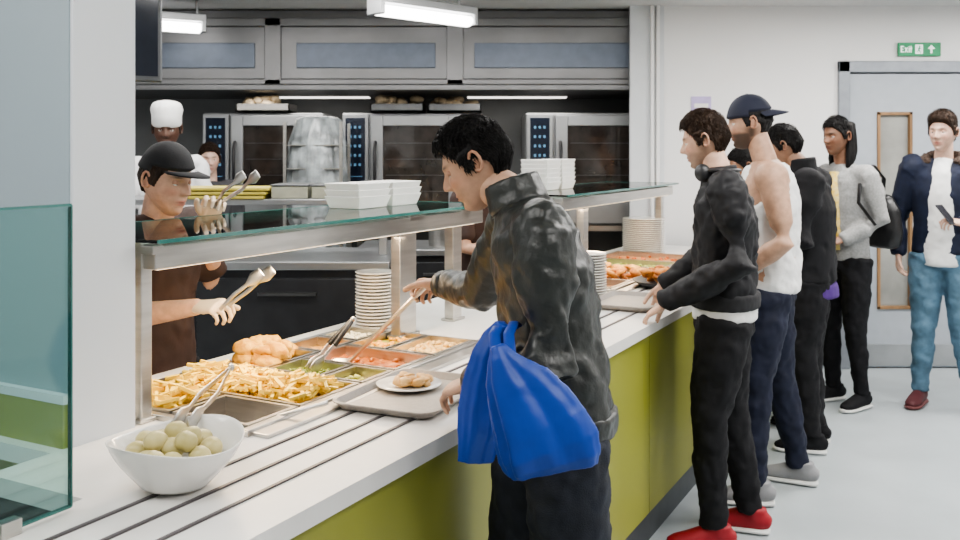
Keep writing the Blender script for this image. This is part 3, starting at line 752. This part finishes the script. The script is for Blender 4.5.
def person(name,base,fwd,H=1.75,j={},skin=(.62,.40,.29),hair=None,hat=None,beard=0,lid=.4,look=(0,1,-.1),top=None,hem=.93,pants=None,shoes=None,sole=None,hands={},b=1.0,bare=False,wr=.012,ws=.09,legs=True,headsc=None,collar=None,glove=None,arm=1.0,foot={},shortsl=False,roll=0,lg=1.1,vox=.011,fold=.008,ch_=1.0):
    k=H/1.75; o=V((base[0],base[1],0)); Fw=V((fwd[0],fwd[1],0)).normalized(); Rt=V((Fw.y,-Fw.x,0))
    E=empty(name,o)
    J=dict(pelvis=(0,0,.95),waist=(0,0,1.08),chest=(0,.0,1.27),neck=(0,-.01,1.47),head=(0,.02,1.625),shL=(-.175,-.01,1.415),shR=(.175,-.01,1.415),
      elL=(-.225,-.03,1.13),elR=(.225,-.03,1.13),wrL=(-.22,.06,.89),wrR=(.22,.06,.89),hipL=(-.088,0,.90),hipR=(.088,0,.90),knL=(-.10,.02,.50),knR=(.10,.02,.50),anL=(-.11,-.02,.09),anR=(.11,-.02,.09))
    J={a:V(c)*k for a,c in J.items()}
    for a,c in j.items(): J[a]=V(c)
    def Lv(v): return Rt*v[0]+Fw*v[1]+V((0,0,v[2]))
    W={a:Lv(c) for a,c in J.items()}
    side=(W['shR']-W['shL']).normalized(); sideh=(W['hipR']-W['hipL']).normalized()
    sk=M('skin_%d_%d_%d'%tuple(int(x*100) for x in skin),skin,.48,var=.12,scale=35,sss=.08,bump=.1,bscale=260)
    pel,wa,ch,ne=W['pelvis'],W['waist'],W['chest'],W['neck']
    hp=pel+(wa-pel)*((hem*k-pel.z)/(max(.01,wa.z-pel.z))) if hem*k<pel.z+.1 else pel
    up=ch.lerp(ne,.5)
    bm=bmesh.new()
    tube(bm,[(hp,.168*b,.122*b),(wa,.156*b,.116*b),(ch,.172*b,.125*b),(up,.165*b,.108*b),(ch.lerp(ne,.8),.115*b,.08*b),(ne,.062,.062)],side=side,seg=28,capf=.15)
    for s in'LR':
        sh,el,wr_=W['sh'+s],W['el'+s],W['wr'+s]
        tube(bm,[(ch.lerp(ne,.68),.06*b,.06*b),(sh,.064*b*arm,.064*b*arm)],side=side,seg=16)
        if bare:
            A=[(sh,.056*arm),(sh.lerp(el,.35),.052*arm),(sh.lerp(el,.75),.043*arm),(el,.038*arm),(el.lerp(wr_,.3),.041*arm),(wr_,.026)]
        elif shortsl:
            A=[(sh,.062*arm),(sh.lerp(el,.5),.060*arm),(sh.lerp(el,.8),.060*arm)]
        else:
            A=[(sh,.063*arm),(sh.lerp(el,.4),.058*arm),(el,.050*arm),(el.lerp(wr_,.4),.046*arm),(wr_,.036*arm)]
        tube(bm,A,side=V((.3,.2,1)),seg=16,capf=.4 if not bare else .8)
        if shortsl:
            b2=bmesh.new(); tube(b2,[(sh.lerp(el,.6),.045),(el,.037),(el.lerp(wr_,.3),.039),(wr_,.026)],side=V((.3,.2,1)),seg=14); blob(E,'forearm',b2,sk,.007,3)
    blob(E,'torso_and_arms' if bare else 'top_garment',bm,sk if bare else top,vox,4,0 if bare else wr,ws,0 if bare else fold)
    if collar:
        bm=bmesh.new(); c0=ne+(ne-ch).normalized()*.005; d=(ne-ch).normalized()
        tube(bm,[(c0-d*.025,.078,.078),(c0+d*.005,.070,.072),(c0+d*.028*ch_,.067,.071)],side=side,seg=28,capf=.02)
        blob(E,'collar',bm,collar,.008,2,.006,.05)
    bm=bmesh.new(); hc=W['head']; tube(bm,[(ne-(ne-ch).normalized()*.04,.062,.06),(ne,.054,.054),(hc+V((0,0,-.05))-Lv(look).normalized()*.024,.048,.050),(hc,.042,.042)],side=side,seg=20)
    fin('neck',bm,sk,parent=E,smooth=True)
    head(E,o,o+hc,Lv(look),headsc or k*.93,skin,hair,hat,beard,lid,roll)
    for s,sg in(('L',-1),('R',1)):
        h=hands.get(s)
        if h=='no': continue
        if not h: h=((0,.15,-1),(-sg,0.2,0),28)
        hand(E,o,o+W['wr'+s],Lv(h[0]),Lv(h[1]),sg,h[2],glove or sk,.98*k*(1.1 if glove else 1))
    if legs:
        bm=bmesh.new(); q=b*lg
        tube(bm,[(pel+V((0,0,-.09*k)),.150*b,.115*b),(pel,.150*b,.110*b),(pel.lerp(wa,.6),.140*b,.10*b)],side=sideh,seg=24,capf=.4)
        for s in'LR':
            hpj,kn,an=W['hip'+s],W['kn'+s],W['an'+s]
            tube(bm,[(hpj,.088*q),(hpj.lerp(kn,.45),.080*q),(kn,.060*q),(kn.lerp(an,.35),.057*q),(kn.lerp(an,.8),.046*q),(an,.046*q)],side=sideh,seg=18,capf=.1)
        blob(E,'trousers',bm,pants,.010,4,.014,.06,.010)
        for s in'LR':
            fv=foot.get(s,(-.15 if s=='L' else .15,1,0)); shoe(E,o,o+W['an'+s],Lv(fv),shoes,sole or shoes,k)
    return E,o,Lv,W
HB=dict(n='black',c=(.007,.006,.006)); HBR=dict(n='brown',c=(.030,.016,.009))
jeansd=M('dark_jeans',(.012,.015,.024),.8,var=.25,scale=25,bump=.2,bscale=300)
blackt=M('black_cloth',(.010,.010,.012),.8,var=.2,bump=.15,bscale=250,spec=.3)
leather=M('leather_jacket',(.026,.029,.027),.36,var=.2,scale=18,bump=.30,bscale=45)
E,o,Lv,W=person('man_in_leather_jacket',(.19,2.2),(-.995,.1),1.76,
  j=dict(waist=(0,.01,1.08),chest=(.016,.042,1.26),neck=(.045,.105,1.43),head=(.085,.205,1.515),shL=(-.14,.035,1.365),shR=(.21,.11,1.385),
  elL=(-.205,.02,1.09),wrL=(-.0,.20,1.0),elR=(.38,.23,1.15),wrR=(.545,.355,1.15),hipL=(-.088,-.01,.90),hipR=(.088,.05,.90),knL=(-.09,-.03,.50),knR=(.10,.11,.50),anL=(-.1,-.12,.09),anR=(.11,.05,.09)),
  hair=dict(HB,top=.018,side=.008,front=.008,nz=.010,ns=60,back=-.085,locks=3000,len=.034),look=(.10,1,-.52),lid=.9,skin=(.50,.30,.20),top=leather,hem=.93,pants=jeansd,shoes=blackt,b=.99,arm=1.2,wr=.009,ws=.07,lg=1.18,vox=.0075,fold=.011,headsc=.89,
  collar=leather,ch_=1.6,hands=dict(L=((.4,.75,-.3),(.2,-.1,-1),[28,32,36,42]),R=((.75,.8,-.15),(-.5,.2,-.8),55)))
bm=bmesh.new(); 
tube(bm,[(W['pelvis']+V((0,0,-.055)),.168,.126),(W['pelvis']+V((0,0,-.005)),.173,.130)],side=(W['hipR']-W['hipL']).normalized(),seg=36,capf=.1)
blob(E,'hem_band',bm,leather,.008,2,.008,.03)
bm=bmesh.new(); 
for s in'LR': 
    d=(W['wr'+s]-W['el'+s]).normalized(); tube(bm,[(W['wr'+s]-d*.03,.043),(W['wr'+s]+d*.008,.041)],side=V((0,0,1)),seg=20,capf=.1)
fin('cuffs',bm,leather,parent=E,smooth=True)
bagm=M('blue_nylon',(.005,.045,.31),.45,var=.12,scale=8,bump=.25,bscale=14,stretch=(1,1,.35))
oo=V((.08,1.92,.9)); e=empty('blue_shopping_bag',oo)
# sharp hanging pleats running down from the gathered handles
def pleat(x): return 1-2*abs((x/math.pi)%2-1)
def fb(a,q): return (.13*pleat(4*a+1.5*math.sin(q*4))+.07*pleat(9*a+q*3))*(.5+.6*math.sin(q*3.1))
bm=bmesh.new()
tube(bm,[(V(p)-oo,rx,ry) for p,rx,ry in [((.035,1.905,1.15),.016,.012),((.042,1.90,1.13),.028,.018),((.055,1.895,1.10),.048,.022),((.075,1.888,1.07),.066,.026),((.098,1.884,1.03),.082,.030),((.118,1.88,.99),.094,.034),((.135,1.88,.95),.102,.036),((.145,1.882,.92),.100,.030),((.150,1.885,.90),.092,.016)]],side=V((1,0,-.25)),seg=90,capf=.15,fold=fb)
tube(bm,[(V(p)-oo,rx,ry) for p,rx,ry in [((.055,2.03,1.17),.020,.016),((.04,2.03,1.14),.034,.022),((.026,2.03,1.10),.044,.026),((.015,2.032,1.05),.048,.029),((.006,2.034,1.0),.050,.030),((-.0,2.035,.94),.048,.028),((-.01,2.035,.87),.040,.014)]],side=V((1,.5,0)),seg=80,capf=.15,fold=lambda a,q:.14*pleat(4*a+q*2)+.06*pleat(9*a+q*4))
ob=blob(e,'bag_body',bm,bagm,.004,1,.010,.09)
bm=bmesh.new()
for dx in(0,.03):
    tube(bm,[(V(p)-oo,.012,.003) for p in [(.035+dx,1.905,1.10),(.03+dx,1.955,1.165),(.045+dx,2.06,1.17),(.075+dx,2.16,1.12),(.05+dx,2.14,1.02)]],side=V((1,0,0)),seg=10)
fin('bag_straps',bm,bagm,parent=e,smooth=True)

E,o,Lv,W=person('man_in_black_jacket',(.975,3.72),(-.97,.25),1.72,
  j=dict(neck=(0,.02,1.45),head=(0.03,.075,1.585),chest=(0,-.005,1.26),elL=(-.25,-.06,1.13),wrL=(-.20,.22,.965),elR=(.24,.02,1.14),wrR=(.2,.25,.98),shL=(-.19,-.01,1.39),shR=(.19,0,1.40),
   anL=(-.12,.04,.09),anR=(.10,-.10,.09),knL=(-.11,.06,.49),knR=(.10,-.02,.49)),
  hair=dict(HBR,top=.024,side=.012,nz=.014,ns=60,locks=2200,len=.030),look=(.15,1,-.25),beard=.45,skin=(.55,.35,.25),top=M('bomber_black',(.010,.010,.012),.6,var=.2,scale=20,spec=.3),hem=.98,pants=blackt,shoes=M('red_shoe',(.30,.012,.02),.6),sole=M('white_sole',(.7,.7,.68),.6),
  wr=.018,ws=.07,b=1.06,arm=1.22,lg=1.12,fold=.012,vox=.009,collar=M('bomber_rib',(.012,.012,.014),.8),hands=dict(L=((.1,.7,-.55),(0,-.5,-1),[15,18,20,25])))
bm=bmesh.new(); tube(bm,[(W['pelvis']+V((0,0,-.05)),.172,.128),(W['pelvis']+V((0,0,.03)),.172,.128)],side=(W['hipR']-W['hipL']).normalized(),seg=36,capf=.1)
blob(E,'white_shirt_hem',bm,M('white_cotton',(.70,.70,.69),.8),.008,1,.008,.04)
bm=bmesh.new(); tube(bm,[(W['pelvis']+V((0,0,.0)),.184,.138),(W['pelvis']+V((0,0,.055)),.186,.140)],side=(W['hipR']-W['hipL']).normalized(),seg=36,capf=.1)
blob(E,'rib_hem',bm,_m['bomber_rib'],.008,1,.006,.03)
bm=bmesh.new(); c=W['neck']+V((0,0,.02)); pts=[]
for k in range(13):
    a=math.radians(-40+k*(260/12)); v=Lv((math.cos(a)*.085,-math.sin(a)*.085+.01,0)); pts.append((c+v,.007,.012))
tube(bm,pts,side=V((0,0,1)),seg=10)
for i in(0,-1):
    ell(bm,pts[i][0]+V((0,0,-.01)),(.032,.032,.036),None,16)
fin('headphones',bm,black,parent=E,smooth=True)

E,o,Lv,W=person('man_in_vest_and_cap',(1.31,4.22),(-.93,.36),1.80,
  j=dict(neck=(0,.02,1.50),head=(0,.085,1.67),elL=(-.24,-.08,1.16),wrL=(-.20,.12,1.0),elR=(.23,.03,1.17),wrR=(.2,.25,1.02),
  anL=(-.17,.05,.09),anR=(.17,-.12,.09),knL=(-.14,.05,.51),knR=(.13,-.03,.51),shL=(-.19,-.02,1.43),shR=(.19,0,1.43)),
  hair=dict(HB,top=.01,side=.006),hat=dict(k='cap',n='navy',c=(.008,.011,.028),dir=-1),beard=.85,look=(-.1,1,-.12),skin=(.46,.28,.19),top=None,bare=True,arm=1.15,
  pants=M('navy_trackpants',(.012,.015,.032),.7,var=.15,spec=.3),shoes=M('grey_trainer',(.26,.26,.27),.7),sole=_m['white_sole'],b=1.05)
wc=M('white_vest',(.72,.72,.71),.8,var=.03,bump=.1,bscale=100)
bm=bmesh.new(); side=(W['shR']-W['shL']).normalized()
ch,ne=W['chest'],W['neck']
tube(bm,[(W['pelvis']+V((0,0,-.05)),.182,.136),(W['waist'],.172,.132),(ch,.186,.140),(ch.lerp(ne,.3),.165,.134),(ch.lerp(ne,.55),.115,.126),(ch.lerp(ne,.8),.095,.104),(ch.lerp(ne,.92),.08,.085)],side=side,seg=32,capf=.08)
blob(E,'white_vest',bm,wc,.009,3,.016,.06,.010)

E,o,Lv,W=person('man_in_black_hoodie',(1.72,4.88),(-.90,.42),1.70,
  j=dict(neck=(0,.03,1.45),head=(0,.12,1.565),wrL=(-.16,.26,1.05),elL=(-.24,.0,1.10),wrR=(.18,.26,1.05)),hair=dict(HB,top=.02,side=.01),
  look=(.1,1,-.4),skin=(.30,.17,.11),top=blackt,hem=.90,pants=blackt,shoes=blackt,sole=_m['white_sole'],b=1.14,arm=1.25,wr=.02,collar=blackt,ch_=1.8)
bm=bmesh.new(); tube(bm,[(W['pelvis']+V((0,0,-.13)),.175,.150),(W['pelvis']+V((0,0,-.06)),.175,.140)],side=(W['hipR']-W['hipL']).normalized(),seg=36,capf=.1)
blob(E,'purple_shirt_hem',bm,M('purple_cotton',(.06,.02,.15),.8),.01,2,.01,.06)
person('woman_leaning_over_counter',(1.84,5.33),(-.88,.46),1.60,
  j=dict(waist=(0,.04,1.0),chest=(0,.13,1.16),neck=(0,.24,1.33),head=(0,.33,1.45),shL=(-.15,.22,1.28),shR=(.15,.22,1.28),elL=(-.2,.25,1.05),wrL=(-.12,.42,.98),elR=(.2,.25,1.05),wrR=(.12,.42,.98)),
  hair=dict(HB,top=.02,side=.012),look=(-.6,1,-.35),skin=(.33,.18,.11),top=blackt,hem=.88,pants=blackt,shoes=blackt,b=.88)
E,o,Lv,W=person('woman_in_grey_hoodie',(2.22,5.68),(-.90,-.42),1.74,
  j=dict(head=(0,.06,1.63),neck=(0,.01,1.47),shL=(-.16,-.01,1.40),shR=(.16,-.01,1.40),elL=(-.22,-.06,1.13),wrL=(-.12,.14,1.02),elR=(.21,-.02,1.12),wrR=(.14,.18,1.0)),
  hair=dict(HB,top=.018,side=.010,back=-.09,long=.15),look=(0,1,-.1),skin=(.22,.11,.065),top=M('grey_marl',(.29,.29,.285),.85,var=.12,scale=80,bump=.1,bscale=200),hem=.90,pants=blackt,
  shoes=blackt,sole=_m['white_sole'],b=.97,wr=.018,arm=1.15,
  hands=dict(L=((.3,.8,-.1),(.5,0,-1),50),R=((-.3,.8,-.1),(-.5,0,-1),50)))
bm=bmesh.new(); tube(bm,[(W['waist']+Lv((0,.04,-.12)),.085,.110),(W['waist']+Lv((0,.038,0)),.080,.108),(W['chest']+Lv((0,.034,0)),.08,.118),(W['neck']+Lv((0,.040,-.05)),.055,.05)],side=(W['shR']-W['shL']).normalized(),seg=24,capf=.1)
fin('patterned_blouse',bm,M('blouse',(.62,.42,.06),.7,c2=(.6,.5,.25),scale=40),parent=E,smooth=True)
bm=bmesh.new(); pts=[]
for k in range(11):
    a=math.radians(-10+k*20); pts.append((W['neck']+Lv((math.cos(a)*.085,-math.sin(a)*.085-.005,-.035-.02*math.sin(a))),.028,.032))
tube(bm,pts,side=V((0,0,1)),seg=12)
blob(E,'lowered_hood',bm,_m['grey_marl'],.008,3,.012,.04)
bm=bmesh.new(); c=W['wrL']+Lv((.06,.11,.02)); box(bm,-.05,.05,-.012,.012,-.035,.035,mat=Matrix.Translation(c)@Matrix.Rotation(.5,4,'Z')); fin('purse',bm,black,parent=E,bevel=.008)
e=empty('black_shoulder_bag',o+Lv((-.10,-.21,1.14)))
bm=bmesh.new(); 
tube(bm,[(V((0,0,-.16)),.12,.065),(V((0,0,-.08)),.135,.075),(V((0,0,.05)),.12,.07),(V((0,0,.12)),.07,.04)],side=Lv((1,0,0)),seg=28,capf=.5)
blob(e,'bag_body',bm,M('black_leather_bag',(.010,.010,.011),.4,coat=.2),.009,3,.014,.08)
bm=bmesh.new(); tube(bm,[(Lv((-.0,.01,.10)),.016,.004),(Lv((-.05,.05,.24)),.016,.004),(Lv((-.06,.15,.32)),.016,.004),(Lv((-.05,.24,.27)),.016,.004),(Lv((-.08,.29,.10)),.014,.004),(Lv((-.13,.21,-.03)),.014,.004)],side=Lv((1,0,0)),seg=8); fin('strap',bm,black,parent=e,smooth=True)
E,o,Lv,W=person('man_in_navy_parka',(2.79,5.62),(-.55,-.83),1.78,
  j=dict(wrL=(-.13,.22,1.13),elL=(-.27,.0,1.13),elR=(.26,-.03,1.14),wrR=(.24,.05,.92),anL=(-.16,.02,.09),anR=(.13,.0,.09)),
  hair=dict(HBR,top=.034,side=.010,nz=.010,ns=60,front=.012,len=.016),look=(.25,1,-.05),skin=(.58,.38,.29),top=M('navy_parka',(.010,.014,.032),.7,var=.2,scale=20,spec=.3),hem=.92,pants=M('light_jeans',(.09,.17,.24),.8,var=.25,scale=12,bump=.15,bscale=250),
  shoes=M('maroon_shoe',(.08,.012,.016),.6),sole=M('dark_sole',(.15,.05,.05),.7),b=1.06,arm=1.25,wr=.02,
  hands=dict(L=((.6,.5,.15),(.3,-.3,-1),45)))
bm=bmesh.new(); tube(bm,[(W['pelvis']+Lv((0,.015,-.10)),.135,.118),(W['waist']+Lv((0,.025,0)),.115,.112),(W['chest']+Lv((0,.028,0)),.105,.115),(W['chest'].lerp(W['neck'],.5)+Lv((0,.03,0)),.08,.095),(W['neck']+Lv((0,.005,-.01)),.06,.065)],side=(W['shR']-W['shL']).normalized(),seg=28,capf=.1)
blob(E,'white_tshirt',bm,_m['white_cotton'],.009,3,.010,.06)
bm=bmesh.new(); pts=[]
for k in range(15):
    a=math.radians(-30+k*(240/14)); pts.append((W['neck']+Lv((math.cos(a)*.10,.0-math.sin(a)*.085,-.005+.03*math.sin(a))),.032,.034))
tube(bm,pts,side=V((0,0,1)),seg=12)
blob(E,'fur_collar',bm,M('fur_brown',(.06,.04,.03),.9,var=.4,scale=60,bump=1,bscale=90),.008,1,.025,.015)
c=W['wrL']+Lv((.08,.07,.05)); bm=bmesh.new(); box(bm,-.036,.036,-.004,.004,-.07,.07,mat=Matrix.Translation(c)@Matrix.Rotation(.6,4,'Z')@Matrix.Rotation(-.7,4,'X')); fin('phone_in_hand',bm,M('phone_dark',(.03,.03,.035),.15),parent=E,bevel=.004)

brown=M('brown_tunic',(.050,.027,.022),.75,var=.15,scale=20,bump=.1,bscale=200)
glv=M('vinyl_glove',(.76,.60,.44),.4,var=.06,coat=.1)
E,o,Lv,W=person('server_in_brown_tunic',(-1.10,3.12),(.883,-.469),1.62,
  j=dict(neck=(0,.03,1.325),head=(.02,.09,1.45),chest=(0,.01,1.17),waist=(0,0,1.02),shL=(-.16,.03,1.28),shR=(.16,.03,1.28),elR=(.20,.10,1.03),wrR=(.12,.33,1.07),elL=(-.24,.04,1.08),wrL=(-.13,.12,1.31)),
  hair=dict(HBR,top=.012,side=.010,back=-.08),hat=dict(k='cap',n='black',c=(.012,.012,.014),dir=1,droop=.09,up=-.004),look=(-.05,1,-.22),lid=.6,skin=(.60,.36,.25),top=brown,hem=.86,pants=blackt,shoes=blackt,headsc=.92,
  glove=glv,shortsl=True,b=1.02,arm=1.1,hands=dict(R=((0,1,.12),(-.4,.2,-1),50),L=((.1,.55,.8),(.6,.5,-.5),50)))
tongs('serving_tongs.002',o+W['wrR']+Lv((0,.07,-.02)),o+W['wrR']+Lv((-.04,.24,.12)),.045)
tongs('serving_tongs.003',o+W['wrL']+Lv((.01,.05,.05)),o+W['wrL']+Lv((.0,.20,.16)),.045)
person('server_in_brown_tunic.001',(-.02,5.15),(.883,-.469),1.60,hair=dict(HBR,top=.015,side=.012,back=-.08),look=(0,1,-.3),skin=(.60,.36,.25),top=brown,hem=.86,pants=blackt,shoes=blackt,shortsl=True,b=.95,
  j=dict(elL=(-.22,.05,1.03),wrL=(-.12,.27,1.02),elR=(.22,.05,1.03),wrR=(.12,.27,1.02)))
person('chef_in_whites',(-1.88,5.6),(.35,-.93),1.80,hair=dict(HB,top=.008,side=.005),hat=dict(k='toque',n='white',c=(.8,.8,.8)),look=(.1,1,-.15),skin=(.10,.050,.032),top=M('chef_white',(.70,.70,.71),.8,var=.03),hem=.85,pants=blackt,shoes=blackt,headsc=1.0,
  j=dict(elL=(-.24,.05,1.15),wrL=(-.15,.28,1.1),elR=(.24,.05,1.15),wrR=(.15,.28,1.1)))
person('kitchen_assistant',(-1.80,6.2),(.35,-.93),1.60,hair=dict(HBR,top=.015,side=.012,back=-.08),look=(0,1,-.1),skin=(.62,.42,.33),top=M('dark_tunic',(.05,.05,.055),.8),hem=.85,pants=blackt,shoes=blackt,b=.9)

# ---------------------------------------------------------------- world & camera
w=bpy.data.worlds.new('w'); bpy.context.scene.world=w; w.use_nodes=True
w.node_tree.nodes['Background'].inputs[0].default_value=(.8,.9,1,1); w.node_tree.nodes['Background'].inputs[1].default_value=.4
cd=bpy.data.cameras.new('cam'); cd.lens=35; cd.sensor_width=36; cd.shift_y=-.125; cd.clip_start=.05
cd.dof.use_dof=True; cd.dof.focus_distance=2.5; cd.dof.aperture_fstop=7
cam=bpy.data.objects.new('camera',cd); col.objects.link(cam); cam.location=(0,0,1.55); cam.rotation_euler=(math.pi/2,0,0)
bpy.context.scene.camera=cam
vs=bpy.context.scene.view_settings
vs.view_transform='AgX'
try: vs.look='AgX - Medium High Contrast'
except Exception: pass
vs.exposure=0.1
